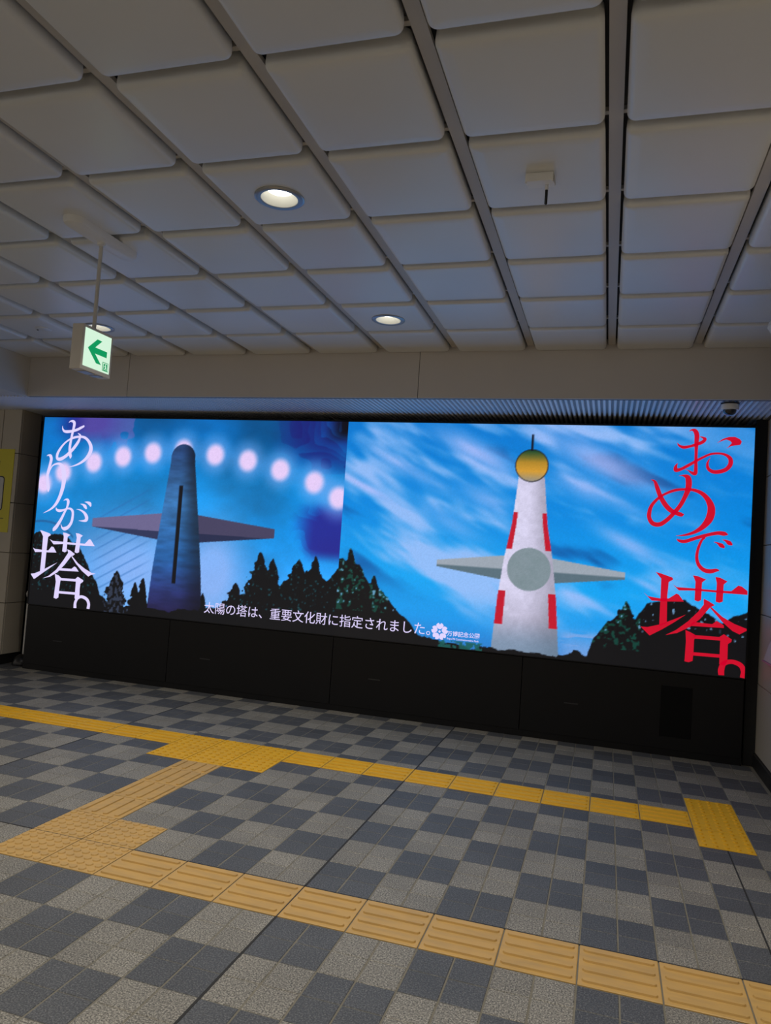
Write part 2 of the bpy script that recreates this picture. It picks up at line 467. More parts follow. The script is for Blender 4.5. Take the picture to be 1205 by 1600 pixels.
# ================================================================== VIDEO WALL
led = empty('led_display', ((XL + XR) / 2, YW, 0))
tag(led, 'wide video wall on a black panelled base showing two blue sky pictures of a tower', 'video wall')
LX, LY = led.location.x, led.location.y
def child(name, mb, mat, parent=led, smooth=False, bev=0):
    me = mb.mesh(name, mat, smooth)
    if bev: bevel_mesh(me, bev, 1)
    o = link(name, me, parent)
    o.location = (-LX, -LY, 0) if parent is led else (0, 0, 0)
    return o
child('cabinet_body', MB().box(XL + .01, XR - .01, YW + .03, YW + .28, .0, ZT + .012), M['void_black'])
child('bezel', MB().box(XL - .004, XR + .004, YW - .004, YW + .03, ZT, ZT + .014).box(XL - .014, XL, YW - .004, YW + .03, ZB, ZT + .014)
      .box(XR, XR + .014, YW - .004, YW + .03, ZB, ZT + .014).box(XL, XR, YW - .004, YW + .03, ZB - .008, ZB), M['black_metal'])
child('gap_shade_sheet', MB().box(XR + .016, XWR - .002, YW + .04, YW + .06, 0, ZF), M['void_black'])  # added black sheet, stands in for the shade between screen and right wall
PW = (XR - XL) / 4
for k in range(4):
    a, b = XL + PW * k, XL + PW * (k + 1)
    bp = child('base_panel', MB().box(a + .002, b - .002, YW, YW + .02, .055, ZB - .012), M['black_metal'], bev=.002)
    hd = child('panel_handle', MB().box(a + .37, a + .485, YW - .0022, YW + .001, .327, .337), M['dark_handle'], bp)
    if k == 3:
        child('service_hatch', MB().box(2.608, 2.852, YW - .004, YW + .001, .158, .572), M['black_gloss'], bp, bev=.0015)
child('plinth', MB().box(XL, XR, YW + .004, YW + .03, 0, .055), M['black_metal'])

# ---- the two pictures: one coloured point per LED dot group
def fbm(x, y, seed, octs=4):
    rs = np.random.RandomState(seed); tot = np.zeros_like(x); amp = 1.0; nrm = 0
    for o in range(octs):
        tb = rs.rand(64, 64); xi = np.floor(x).astype(int); yi = np.floor(y).astype(int); fx = x - xi; fy = y - yi
        fx = fx * fx * (3 - 2 * fx); fy = fy * fy * (3 - 2 * fy)
        g = lambda i, j: tb[(yi + j) % 64, (xi + i) % 64]
        tot += amp * ((g(0, 0) * (1 - fx) + g(1, 0) * fx) * (1 - fy) + (g(0, 1) * (1 - fx) + g(1, 1) * fx) * fy)
        nrm += amp; amp *= .5; x = x * 2.03 + 7.3; y = y * 2.03 + 3.1
    return tot / nrm
def ss(a, b, x):
    t = np.clip((x - a) / (b - a), 0, 1); return t * t * (3 - 2 * t)
def over(img, rgb, m):
    c = np.array(rgb, float) / 255
    img[:] = img * (1 - m[..., None]) + c * m[..., None]
def ramp(t, stops):
    xs = [s[0] for s in stops]
    return np.stack([np.interp(t, xs, [s[1][c] / 255 for s in stops]) for c in range(3)], -1)
def conifer(X, Z, xc, zt, hw, zb, seed):
    t = np.clip((zt - Z) / (zt - zb), 0, 1)
    n = fbm(X * 22 + seed, Z * 22, seed, 3) - .5
    return (np.abs(X - xc + .03 * n) < hw * (t ** .75) * (1 + 1.3 * n) + .004) & (Z < zt)
def skyline(X, Z, pts, seed, amp=.07, fr=9):
    h = np.interp(X, [p[0] for p in pts], [p[1] for p in pts])
    n = fbm(X * fr, Z * fr * .8, seed, 4) - .5
    return Z < h + amp * 2 * n

def picture_left(X, Z):
    img = ramp(Z, [(.69, (96, 172, 236)), (1.2, (40, 146, 226)), (1.6, (4, 130, 208)), (2.1, (0, 122, 194)), (2.5, (0, 100, 172)), (2.75, (4, 92, 160))])
    n1 = fbm(X * 1.6, Z * 2.6, 3, 5)
    img *= (.72 + .56 * n1)[..., None]
    glow = np.exp(-(((X + 2.55) / .85) ** 2 + ((Z - 1.2) / .55) ** 2)) + .85 * np.exp(-(((X + 1.6) / .30) ** 2 + ((Z - 1.2) / .5) ** 2))
    over(img, (150, 178, 240), np.clip(glow * .8, 0, .8))
    # purple haze and dark banded corners
    pz = np.floor(fbm(X * 2.2 + 4, Z * 3.0, 9, 3) * 9) / 9
    tl = ss(.55, .0, np.abs(X + 3.25)) * ss(2.45, 2.7, Z + .25 * (pz - .5))
    over(img, (30, 18, 125), np.clip(tl * 1.1, 0, .85))
    over(img, (112, 92, 170), ss(.62, .3, np.abs(X + 2.95)) * ss(2.3, 2.62, Z) * (pz > .5) * .6)
    tr = ss(-1.15, -.45, X + .9 * (pz - .5)) * ss(2.2, 2.62, Z + .55 * (pz - .5))
    over(img, (28, 20, 105), tr * .9)
    over(img, (6, 5, 16), ss(-.62, -.42, X + .3 * (pz - .5)) * ss(2.5, 2.66, Z))
    over(img, (36, 22, 128), ss(-.8, -.5, X + .4 * (pz - .5)) * ss(2.0, 1.82, Z) * ss(1.35, 1.5, Z) * .85)
    for i in range(9):      # slanting cloud streaks left of the tower
        z0 = .95 + i * .11
        d = np.abs((Z - z0) - .55 * (X + 2.75)); over(img, (40, 100, 170), ss(.018, .0, d) * ss(.42, .2, np.abs(X + 2.75)) * .45)
    for (sx, sz) in ((-3.79, 2.01), (-3.55, 2.14), (-3.17, 2.26), (-2.81, 2.33), (-2.45, 2.38), (-2.09, 2.42), (-1.72, 2.38), (-1.35, 2.33), (-.99, 2.25), (-.62, 2.14), (-.36, 2.0)):
        d = np.hypot(X - sx, (Z - sz) * .93)
        over(img, (120, 165, 235), ss(.27, .08, d) * .6)
        over(img, (222, 198, 240), ss(.135, .06, d))
    # plain tapered tower with straight arms
    c = -2.07 - .02 * (Z - 1.6)
    hw = np.interp(Z, [.7, 1.2, 1.65, 2.3], [.325, .28, .225, .14])
    top = (Z > 2.34) & (np.hypot(X + 2.085, Z - 2.34) < .14)
    arm = (np.abs(X + 2.06) < 1.06) & (np.abs(Z - 1.62) < np.interp(np.abs(X + 2.06), [0, .2, 1.06], [.15, .14, .045]))
    for cc, msk in (((66, 62, 92), arm & (X > -2.0)), ((104, 98, 138), arm & (X <= -2.0))):
        over(img, cc, msk * 1.0)
    over(img, (24, 34, 66), (arm & (Z < 1.58 - .02 * n1)) * .75)
    tw = (np.abs(X - c) < hw) & (Z <= 2.36) | top
    band = .8 + .4 * fbm(X * 7, Z * 26, 5, 3)
    base = ramp(Z, [(.7, (28, 20, 52)), (.95, (40, 50, 110)), (1.3, (34, 92, 158)), (1.9, (52, 108, 165)), (2.45, (36, 62, 108))])
    lit = (1.0 - .55 * ss(-.2, 1.0, (X - c) / hw)) * band
    img[tw] = (base * lit[..., None])[tw]
    over(img, (8, 8, 16), ((np.abs(X + 2.08) < .022) & (Z > 1.05) & (Z < 2.05)) * 1.0)
    # trees
    tr_ = skyline(X, Z, [(-3.9, 1.47), (-3.5, 1.46), (-3.3, 1.38), (-3.15, 1.2), (-3.02, 1.0), (-2.95, .84), (-2.8, .76), (-1.75, .8), (-1.5, .86), (-1.3, .98), (-.95, 1.02), (-.86, 1.16), (-.75, 1.22), (-.5, 1.27), (-.42, 1.2), (-.3, 1.34)], 21, .05)
    for k, (xc, zt, h_, zb) in enumerate(((-1.13, 1.43, .17, .95), (-1.0, 1.38, .14, .95), (-1.38, 1.11, .16, .8), (-.72, 1.39, .15, 1.0), (-.55, 1.43, .13, 1.0), (-2.76, 1.13, .17, .70), (-2.44, 1.08, .09, .7), (-2.53, 1.03, .09, .7), (-1.73, .98, .05, .75))):
        tr_ |= conifer(X, Z, xc, zt, h_, zb, 30 + k)
    over(img, (6, 7, 12), tr_ * 1.0)
    sp = fbm(X * 42, Z * 42, 77, 2)
    over(img, (22, 82, 92), (tr_ & (sp > .74) & (Z > .86) & ((X < -2.95) | (X > -1.5))) * .7)
    over(img, (70, 84, 112), (conifer(X, Z, -2.76, 1.1, .15, .70, 35) & (sp > .55)) * .6)
    over(img, (30, 92, 150), ((np.abs(np.hypot(X + 3.75, (Z - 1.0)) - .60) < .012) & (X < -3.35) & (Z > 1.35)) * .8)
    return img

def picture_right(X, Z):
    img = ramp(Z, [(.69, (44, 118, 196)), (.95, (24, 146, 226)), (1.3, (14, 158, 234)), (1.9, (0, 132, 216)), (2.75, (4, 114, 200))])
    # wind-drawn streaks fanning down to the right
    ang = np.interp(X, [-.31, 3.3], [-.50, -.38]); ca, sa = np.cos(ang), np.sin(ang)
    u = X * ca + Z * sa; v = -X * sa + Z * ca
    s1 = fbm(u * .95 + 3, v * 3.6, 12, 4); s2 = fbm(u * 1.7, v * 6.5 + 5, 15, 3)
    cl = np.clip(ss(.50, .72, .65 * s1 + .35 * s2), 0, 1)
    fade = ss(.75, 1.25, Z) * (1 - .55 * ss(2.3, 3.0, X))
    dk = ss(.44, .28, .65 * s1 + .35 * s2)
    over(img, (0, 66, 138), dk * .9 * ss(1.0, 1.6, Z))
    over(img, (150, 184, 240), cl * .92 * fade)
    for (cx, cz, a, b, k) in ((.95, 2.48, .42, .10, .85), (2.05, 2.42, .55, .12, .9), (.35, 2.28, .38, .06, .6), (1.9, 2.18, .28, .10, .6), (2.3, 1.72, .30, .07, .75), (1.05, 2.05, .25, .09, .6), (-.1, 2.12, .28, .03, .7), (.75, 1.82, .35, .08, .55), (2.25, 2.05, .30, .05, .5), (2.0, 1.2, .25, .03, .5), (2.5, 1.36, .25, .03, .5)):
        du = (X - cx) * .9 - (Z - cz) * .43; dv = (X - cx) * .43 + (Z - cz) * .9
        over(img, (172, 184, 242), np.exp(-((du / a) ** 2 + (dv / b) ** 2)) * k * (.6 + .6 * s2))
    hz = ss(.10, .0, np.abs(Z - .88)) * (fbm(X * 2, Z * 14, 8, 3) > .5) * ss(1.7, 1.9, X)
    over(img, (176, 170, 216), hz * .6)
    over(img, (150, 172, 226), ss(1.05, .75, Z) * ss(1.6, 1.9, X) * .6)
    # plain white tower, gold globe on top, red edging
    c = np.interp(Z, [.7, 2.3], [1.47, 1.45]); hw = np.interp(Z, [.7, 1.2, 1.55, 1.85, 2.25], [.295, .255, .21, .155, .115])
    arm = (np.abs(X - 1.46) < .82) & (np.abs(Z - 1.45) < np.interp(np.abs(X - 1.46), [0, .2, .82], [.12, .11, .03]))
    sc = .75 + .5 * fbm(X * 24, Z * 24, 41, 3)
    over(img, (150, 160, 172), arm * 1.0); over(img, (58, 84, 96), (arm & (Z < 1.44)) * .7)
    tw = (np.abs(X - c) < hw) & (Z < 2.27)
    lit = np.clip(1.08 - .22 * ss(-.2, 1.0, (X - c) / hw) - .25 * ss(1.3, .7, Z), 0, 1.1) * (.9 + .2 * (sc - .75))
    img[tw] = (np.array((200, 196, 222)) / 255 * lit[..., None])[tw]
    over(img, (92, 130, 158), (tw & (Z < 1.05)) * (ss(1.05, .75, Z) * .55))
    e_ = np.abs(X - c) / hw
    over(img, (186, 18, 42), (tw & (e_ > .74) & (((Z > .95) & (Z < 1.25)) | ((Z > 1.62) & (Z < 1.95)))) * 1.0)
    over(img, (122, 138, 146), ((np.hypot(X - 1.47, Z - 1.45) < .19)) * (.7 + .3 * sc) )
    d = np.hypot(X - 1.445, Z - 2.37)
    gold = ramp(Z, [(2.24, (150, 140, 120)), (2.32, (205, 150, 50)), (2.40, (170, 130, 40)), (2.5, (30, 70, 40))])
    g = d < .145; img[g] = gold[g]
    over(img, (20, 24, 30), (((d > .137) & (d < .148)) * .7))
    over(img, (16, 20, 34), ((np.abs(X - 1.44) < .009) & (Z > 2.5) & (Z < 2.65)) * 1.0)
    # trees
    tr_ = skyline(X, Z, [(-.31, 1.42), (-.1, 1.40), (.02, 1.2), (.1, 1.2), (.2, 1.08), (.35, .94), (.48, .82), (.73, .735), (1.19, .725), (1.75, .72), (1.91, .77), (2.0, .74), (2.04, .9), (2.16, 1.08), (2.31, 1.14), (2.38, 1.1), (2.46, 1.26), (2.78, 1.29), (2.91, 1.22), (3.05, 1.12), (3.13, 1.2), (3.24, 1.24)], 51, .045, 11)
    for k, (xc, zt, h_, zb) in enumerate(((-.2, 1.53, .12, 1.1), (.05, 1.29, .12, .85), (2.3, 1.24, .12, .9))):
        tr_ |= conifer(X, Z, xc, zt, h_, zb, 60 + k)
    over(img, (9, 9, 13), tr_ * 1.0)
    sp = fbm(X * 34, Z * 34, 78, 2)
    over(img, (10, 74, 62), (tr_ & (sp > .60) & (((X > 2.02) & (X < 2.42) & (Z > .83)) | (X < .2) & (Z > .95))) * .8)
    over(img, (120, 170, 215), (tr_ & (sp > .80) & (Z > .98)) * .8)
    over(img, (18, 88, 84), ((Z < .76) & (X > .7) & (X < 1.1) & (sp > .45)) * .9)
    return img

def picture_panel(name, x0, x1, fn, nx, nz, label):
    xs = np.linspace(x0, x1, nx); zs = np.linspace(ZB, ZT, nz)
    X, Z = np.meshgrid(xs, zs); dx = (x1 - x0) / nx / 4; dz = (ZT - ZB) / nz / 4
    img = sum(np.clip(fn(X + sx * dx, Z + sz * dz), 0, 1) for sx in (-1, 1) for sz in (-1, 1)) / 4
    img *= (1 + .05 * (np.random.RandomState(4).rand(nz, nx) - .5))[..., None]
    lin = np.where(img > .04045, ((img + .055) / 1.055) ** 2.4, img / 12.92)
    co = np.stack([X - LX, np.full_like(X, YW - LY), Z], -1).reshape(-1, 3)
    idx = np.arange(nx * nz).reshape(nz, nx)
    q = np.stack([idx[:-1, :-1], idx[:-1, 1:], idx[1:, 1:], idx[1:, :-1]], -1).reshape(-1, 4)
    me = bpy.data.meshes.new(name)
    me.vertices.add(nx * nz); me.vertices.foreach_set('co', co.astype(np.float32).ravel())
    me.loops.add(q.size); me.loops.foreach_set('vertex_index', q.astype(np.int32).ravel())
    me.polygons.add(len(q)); me.polygons.foreach_set('loop_start', (np.arange(len(q)) * 4).astype(np.int32))
    me.update(calc_edges=True)
    at = me.color_attributes.new('picture', 'FLOAT_COLOR', 'POINT')
    rgba = np.concatenate([lin.reshape(-1, 3), np.ones((nx * nz, 1))], 1).astype(np.float32)
    at.data.foreach_set('color', rgba.ravel())
    me.materials.append(M['picture'])
    o = link(name, me, led); o['label'] = label
    return o

m, nt, p = mat_new('lit_picture')
a = N(nt, 'ShaderNodeAttribute', attribute_name='picture')
nt.links.new(a.outputs['Color'], p.inputs['Emission Color']); p.inputs['Emission Strength'].default_value = SCREEN_GAIN
p.inputs['Base Color'].default_value = (.01, .01, .011, 1); p.inputs['Roughness'].default_value = .6
M['picture'] = m
XM = (XL + XR) / 2
picture_panel('picture', XL, XM, picture_left, 440, 254, 'dusk picture with a row of pale suns and a dark plain tower')
picture_panel('picture', XM, XR, picture_right, 440, 254, 'streaked blue sky picture with a plain white tower')
M['letter_white'] = emit('lit_white_lettering', srgb(216, 205, 246), SCREEN_GAIN)
M['letter_red'] = emit('lit_red_lettering', srgb(196, 2, 38), SCREEN_GAIN)

# ---- brush lettering on the screen
def catmull(pts, n=7):
    P = [np.array(p, float) for p in pts]; P = [2 * P[0] - P[1]] + P + [2 * P[-1] - P[-2]]
    out = []
    for i in range(1, len(P) - 2):
        for k in range(n):
            t = k / n
            out.append(.5 * ((2 * P[i]) + (-P[i - 1] + P[i + 1]) * t + (2 * P[i - 1] - 5 * P[i] + 4 * P[i + 1] - P[i + 2]) * t * t + (-P[i - 1] + 3 * P[i] - 3 * P[i + 1] + P[i + 2]) * t ** 3))
    out.append(P[-2]); return np.array(out)
GLYPHS = {
 'hiragana_a': [('s',[(-3.612,2.646,.003),(-3.607,2.614,.016),(-3.584,2.588,.026),(-3.542,2.583,.032),(-3.48,2.59,.029),(-3.42,2.606,.029),(-3.374,2.627,.028),(-3.338,2.645,.022)]),('s',[(-3.535,2.679,.003),(-3.516,2.697,.013),(-3.481,2.697,.029),(-3.461,2.674,.035),(-3.466,2.622,.031),(-3.477,2.558,.029),(-3.486,2.488,.029),(-3.493,2.419,.032),(-3.487,2.361,.035),(-3.475,2.318,.035),(-3.475,2.298,.016)]),('s',[(-3.405,2.568,.005),(-3.376,2.551,.019),(-3.371,2.531,.022),(-3.389,2.479,.032),(-3.434,2.414,.035),(-3.483,2.361,.035),(-3.54,2.313,.035),(-3.599,2.282,.038),(-3.642,2.287,.032),(-3.647,2.333,.032),(-3.618,2.392,.027),(-3.569,2.452,.02),(-3.511,2.494,.019),(-3.445,2.521,.025),(-3.371,2.531,.025),(-3.308,2.521,.028),(-3.256,2.482,.033),(-3.223,2.425,.043),(-3.227,2.362,.045),(-3.271,2.298,.034),(-3.334,2.25,.025),(-3.413,2.216,.014),(-3.493,2.198,.002)])],
 'hiragana_ri': [('s',[(-3.785,2.309,.003),(-3.766,2.32,.014),(-3.736,2.313,.034),(-3.721,2.277,.037),(-3.732,2.209,.034),(-3.749,2.134,.034),(-3.751,2.079,.034),(-3.742,2.018,.034),(-3.727,1.963,.041),(-3.723,1.927,.017)]),('s',[(-3.736,2.11,.005),(-3.723,2.16,.012),(-3.698,2.204,.015),(-3.656,2.226,.02),(-3.605,2.228,.03),(-3.565,2.196,.047),(-3.539,2.129,.057),(-3.531,2.051,.053),(-3.54,1.965,.047),(-3.566,1.873,.04),(-3.608,1.792,.033),(-3.668,1.734,.02),(-3.766,1.683,.002)])],
 'hiragana_ga': [('s',[(-3.601,1.755,.003),(-3.591,1.732,.023),(-3.557,1.721,.03),(-3.507,1.73,.023),(-3.458,1.747,.017),(-3.415,1.749,.023),(-3.384,1.724,.03),(-3.377,1.67,.03),(-3.388,1.603,.033),(-3.422,1.553,.036),(-3.464,1.532,.04),(-3.501,1.542,.02),(-3.521,1.581,.003)]),('s',[(-3.512,1.832,.003),(-3.487,1.846,.015),(-3.457,1.841,.03),(-3.45,1.811,.033),(-3.462,1.756,.023),(-3.489,1.7,.027),(-3.525,1.626,.033),(-3.568,1.557,.04),(-3.601,1.519,.04),(-3.61,1.506,.02)]),('s',[(-3.339,1.749,.003),(-3.292,1.743,.013),(-3.239,1.719,.026),(-3.203,1.679,.039),(-3.199,1.643,.039),(-3.23,1.629,.023),(-3.297,1.627,.002)]),('s',[(-3.293,1.806,.003),(-3.262,1.802,.016),(-3.232,1.785,.036),(-3.215,1.765,.023)]),('s',[(-3.24,1.83,.003),(-3.208,1.828,.02),(-3.174,1.815,.036),(-3.162,1.795,.023)])],
 'kanji_tower_white': [('p',[(-3.862,1.303),(-3.827,1.291),(-3.729,1.287),(-3.683,1.285),(-3.65,1.287),(-3.613,1.332),(-3.587,1.326),(-3.544,1.27),(-3.647,1.265),(-3.727,1.265),(-3.823,1.257)]),('p',[(-3.783,1.499),(-3.744,1.492),(-3.653,1.47),(-3.635,1.454),(-3.67,1.431),(-3.674,1.32),(-3.678,1.086),(-3.736,1.047),(-3.734,1.213),(-3.737,1.434)]),('p',[(-3.857,1.019),(-3.806,1.028),(-3.717,1.064),(-3.599,1.126),(-3.52,1.165),(-3.597,1.109),(-3.706,1.035),(-3.791,.974),(-3.808,.967)]),('p',[(-3.646,1.408),(-3.607,1.393),(-3.462,1.39),(-3.192,1.386),(-3.141,1.439),(-3.12,1.433),(-3.065,1.369),(-3.19,1.365),(-3.459,1.368),(-3.591,1.356)]),('p',[(-3.481,1.49),(-3.439,1.486),(-3.384,1.469),(-3.418,1.446),(-3.414,1.292),(-3.437,1.279),(-3.471,1.289),(-3.467,1.443)]),('p',[(-3.317,1.493),(-3.276,1.49),(-3.225,1.471),(-3.251,1.449),(-3.255,1.292),(-3.282,1.28),(-3.311,1.289),(-3.3,1.446)]),('p',[(-3.408,1.313),(-3.37,1.305),(-3.305,1.269),(-3.328,1.25),(-3.348,1.246),(-3.42,1.152),(-3.509,1.06),(-3.602,1.005),(-3.691,.983),(-3.62,1.014),(-3.528,1.086),(-3.448,1.191),(-3.392,1.277)]),('p',[(-3.352,1.245),(-3.335,1.243),(-3.259,1.177),(-3.164,1.123),(-3.072,1.085),(-3.023,1.08),(-3.078,1.065),(-3.112,1.044),(-3.202,1.1),(-3.282,1.168)]),('p',[(-3.481,1.107),(-3.333,1.11),(-3.299,1.137),(-3.278,1.131),(-3.237,1.087),(-3.486,1.082)]),('p',[(-3.54,1.042),(-3.488,1.028),(-3.453,1.003),(-3.461,.965),(-3.467,.869),(-3.467,.794),(-3.494,.778),(-3.528,.786),(-3.518,.96)]),('p',[(-3.469,1.002),(-3.273,1.006),(-3.243,1.032),(-3.171,1.001),(-3.17,.987),(-3.203,.961),(-3.206,.91),(-3.2,.816),(-3.242,.786),(-3.26,.804),(-3.262,.98),(-3.458,.977)]),('p',[(-3.471,.863),(-3.262,.866),(-3.259,.84),(-3.468,.838)])],
 'full_stop_white': [('s',[(-3.245,.701,.037),(-3.247,.758,.033),(-3.22,.808,.03),(-3.169,.826,.031),(-3.106,.804,.033),(-3.078,.759,.035),(-3.08,.706,.037)])],
 'hiragana_o': [('s',[(2.642,2.602,.002),(2.66,2.579,.017),(2.693,2.565,.025),(2.741,2.573,.022),(2.789,2.59,.025),(2.836,2.61,.028),(2.859,2.636,.025),(2.843,2.649,.017),(2.818,2.659,.004)]),('s',[(2.733,2.701,.003),(2.751,2.713,.014),(2.779,2.705,.034),(2.794,2.667,.039),(2.793,2.609,.034),(2.794,2.533,.025),(2.795,2.451,.025),(2.797,2.393,.028),(2.794,2.347,.031),(2.767,2.352,.022),(2.739,2.371,.008),(2.715,2.376,.003)]),('s',[(2.653,2.43,.002),(2.64,2.4,.023),(2.642,2.371,.034),(2.679,2.378,.025),(2.737,2.412,.025),(2.8,2.454,.022),(2.857,2.488,.019),(2.909,2.513,.018),(2.973,2.52,.017),(3.026,2.507,.022),(3.058,2.476,.033),(3.06,2.431,.036),(3.03,2.389,.033),(2.979,2.368,.033),(2.931,2.366,.03),(2.893,2.391,.025),(2.886,2.437,.017),(2.905,2.484,.002)]),('p',[(2.951,2.606),(2.994,2.642),(3.041,2.66),(3.088,2.661),(3.125,2.642),(3.139,2.622),(3.129,2.596),(3.09,2.589),(3.059,2.583),(3.026,2.562),(3.044,2.583),(3.064,2.609),(3.052,2.626),(3.021,2.637),(2.989,2.625)])],
 'hiragana_me': [('s',[(2.448,2.282,.002),(2.479,2.268,.02),(2.501,2.216,.034),(2.531,2.141,.037),(2.573,2.073,.04),(2.618,2.028,.039),(2.663,2.007,.036),(2.701,1.997,.034),(2.714,1.998,.017)]),('s',[(2.668,2.322,.002),(2.7,2.326,.014),(2.736,2.313,.042),(2.748,2.272,.048),(2.745,2.214,.045),(2.726,2.155,.036),(2.692,2.078,.034),(2.646,2.012,.034),(2.595,1.951,.034),(2.537,1.907,.037),(2.482,1.91,.037),(2.452,1.95,.034),(2.447,1.996,.034),(2.464,2.062,.028),(2.51,2.122,.023),(2.563,2.163,.02),(2.638,2.198,.023),(2.713,2.21,.02),(2.789,2.207,.025),(2.854,2.181,.033),(2.904,2.128,.044),(2.93,2.061,.058),(2.921,1.98,.061),(2.876,1.909,.044),(2.814,1.859,.028),(2.741,1.829,.017),(2.666,1.817,.002)])],
 'hiragana_de': [('s',[(2.673,1.792,.003),(2.695,1.778,.022),(2.738,1.775,.028),(2.801,1.799,.028),(2.864,1.823,.028),(2.927,1.844,.027),(2.989,1.859,.03),(3.036,1.856,.035),(3.057,1.852,.016)]),('s',[(2.893,1.819,.017),(2.87,1.795,.019),(2.851,1.748,.022),(2.838,1.69,.023),(2.837,1.638,.025),(2.853,1.588,.029),(2.891,1.55,.033),(2.939,1.54,.036),(2.986,1.552,.027),(3.004,1.553,.014)]),('s',[(2.961,1.784,.002),(2.99,1.776,.014),(3.019,1.758,.035),(3.035,1.748,.022)]),('s',[(3.025,1.805,.003),(3.049,1.8,.016),(3.078,1.782,.035),(3.094,1.772,.019)])],
 'kanji_tower_red': [('p',[(2.522,1.505),(2.566,1.495),(2.654,1.468),(2.663,1.453),(2.628,1.428),(2.622,1.314),(2.628,1.088),(2.57,1.057),(2.569,1.259),(2.568,1.453)]),('p',[(2.434,1.326),(2.471,1.297),(2.571,1.286),(2.634,1.292),(2.692,1.337),(2.711,1.33),(2.753,1.275),(2.628,1.266),(2.501,1.263)]),('p',[(2.423,1.039),(2.479,1.04),(2.573,1.07),(2.681,1.122),(2.773,1.17),(2.683,1.097),(2.591,1.03),(2.498,.971)]),('p',[(2.661,1.411),(2.693,1.391),(2.826,1.391),(3.003,1.388),(3.109,1.391),(3.16,1.44),(3.186,1.434),(3.229,1.401),(3.23,1.37),(3.057,1.37),(2.827,1.373),(2.71,1.365)]),('p',[(2.814,1.497),(2.852,1.494),(2.915,1.471),(2.885,1.444),(2.884,1.298),(2.861,1.285),(2.834,1.294),(2.835,1.448)]),('p',[(2.985,1.497),(3.021,1.494),(3.077,1.467),(3.05,1.44),(3.048,1.3),(3.022,1.288),(2.995,1.295),(2.997,1.448)]),('p',[(2.903,1.312),(2.942,1.295),(2.991,1.266),(2.955,1.246),(2.883,1.145),(2.808,1.071),(2.71,1.012),(2.621,.987),(2.701,1.036),(2.791,1.116),(2.865,1.201),(2.905,1.263)]),('p',[(2.951,1.246),(2.967,1.247),(3.05,1.176),(3.142,1.127),(3.239,1.096),(3.24,1.08),(3.183,1.046),(3.129,1.069),(3.051,1.135)]),('p',[(2.83,1.115),(2.976,1.11),(3.009,1.14),(3.064,1.108),(3.065,1.087),(2.808,1.08)]),('p',[(2.775,1.043),(2.818,1.027),(2.858,1.006),(2.844,.967),(2.844,.868),(2.84,.797),(2.809,.782),(2.778,.787),(2.783,.953)]),('p',[(2.834,1.008),(3.034,1.011),(3.067,1.037),(3.128,1.0),(3.125,.98),(3.1,.96),(3.102,.821),(3.08,.787),(3.042,.791),(3.042,.983),(2.851,.98)]),('p',[(2.84,.868),(3.043,.871),(3.044,.844),(2.842,.841)])],
 'full_stop_red': [('s',[(3.061,.704,.043),(3.059,.752,.047),(3.08,.803,.039),(3.139,.821,.035),(3.2,.8,.039),(3.224,.754,.039),(3.219,.7,.039)])],
}

CLAMP = lambda x, z: (min(max(x, XL + .002), XR - .002), min(max(z, ZB + .001), ZT - .002))
def glyph(key, mat, label):
    mb = MB(); y = YW - LY - .0015
    for kind, pts in GLYPHS[key]:
        if kind == 's':
            c = catmull(pts); L_, R_ = [], []
            for i in range(len(c)):
                t = c[min(i + 1, len(c) - 1)][:2] - c[max(i - 1, 0)][:2]; t /= (np.linalg.norm(t) + 1e-9)
                nrm = np.array((-t[1], t[0])) * max(c[i][2], .002) / 2
                L_.append(c[i][:2] + nrm); R_.append(c[i][:2] - nrm)
            v = []
            for a_, b_ in zip(L_, R_):
                for q in (a_, b_):
                    x, z = CLAMP(*q); v.append((x - LX, y, z))
            mb.add(v, [(2 * i, 2 * i + 1, 2 * i + 3, 2 * i + 2) for i in range(len(c) - 1)])
            e = c[-1]                                   # round end
            if e[2] > .012:
                n = 14; x, z, r = e[0], e[1], e[2] / 2
                if z - r > ZB: mb.add([(x + r * math.cos(2 * math.pi * k / n) - LX, y, z + r * math.sin(2 * math.pi * k / n)) for k in range(n)], [tuple(range(n))])
        else:
            P = [CLAMP(*q) for q in pts]
            mb.add([(x - LX, y, z) for x, z in P], [tuple(range(len(P)))])
    o = mb.build('character', mat, led); o['label'] = label
    return o
for k, l in (('hiragana_a', 'white brush character あ'), ('hiragana_ri', 'white brush character り'), ('hiragana_ga', 'white brush character が'), ('kanji_tower_white', 'white kanji 塔'), ('full_stop_white', 'white round full stop')):
    glyph(k, M['letter_white'], l)
for k, l in (('hiragana_o', 'red brush character お'), ('hiragana_me', 'red brush character め'), ('hiragana_de', 'red brush character で'), ('kanji_tower_red', 'red kanji 塔'), ('full_stop_red', 'red round full stop')):
    glyph(k, M['letter_red'], l)

def text_mesh(name, body, size, width, x, z, mat, parent, off=0.0):
    cu = bpy.data.curves.new('tmp', 'FONT'); cu.body = body; cu.size = size; cu.offset = off
    cu.resolution_u = 3
    t = bpy.data.objects.new('tmp', cu); COL.objects.link(t); bpy.context.view_layer.update()
    me = bpy.data.meshes.new_from_object(t.evaluated_get(bpy.context.evaluated_depsgraph_get()))
    bpy.data.objects.remove(t); bpy.data.curves.remove(cu)
    n = len(me.vertices); co = np.empty(n * 3, np.float32); me.vertices.foreach_get('co', co); co = co.reshape(-1, 3)
    k, lx = (1.0, 0.0) if width is None else (width / (co[:, 0].max() - co[:, 0].min()), co[:, 0].min())
    out = np.stack([(co[:, 0] - lx) * k + x - LX, np.full(n, YW - LY - .0016), (co[:, 1]) * k + z], 1)
    me.vertices.foreach_set('co', out.astype(np.float32).ravel()); me.update(); me.name = name
    me.materials.clear(); me.materials.append(mat)
    return link(name, me, parent)
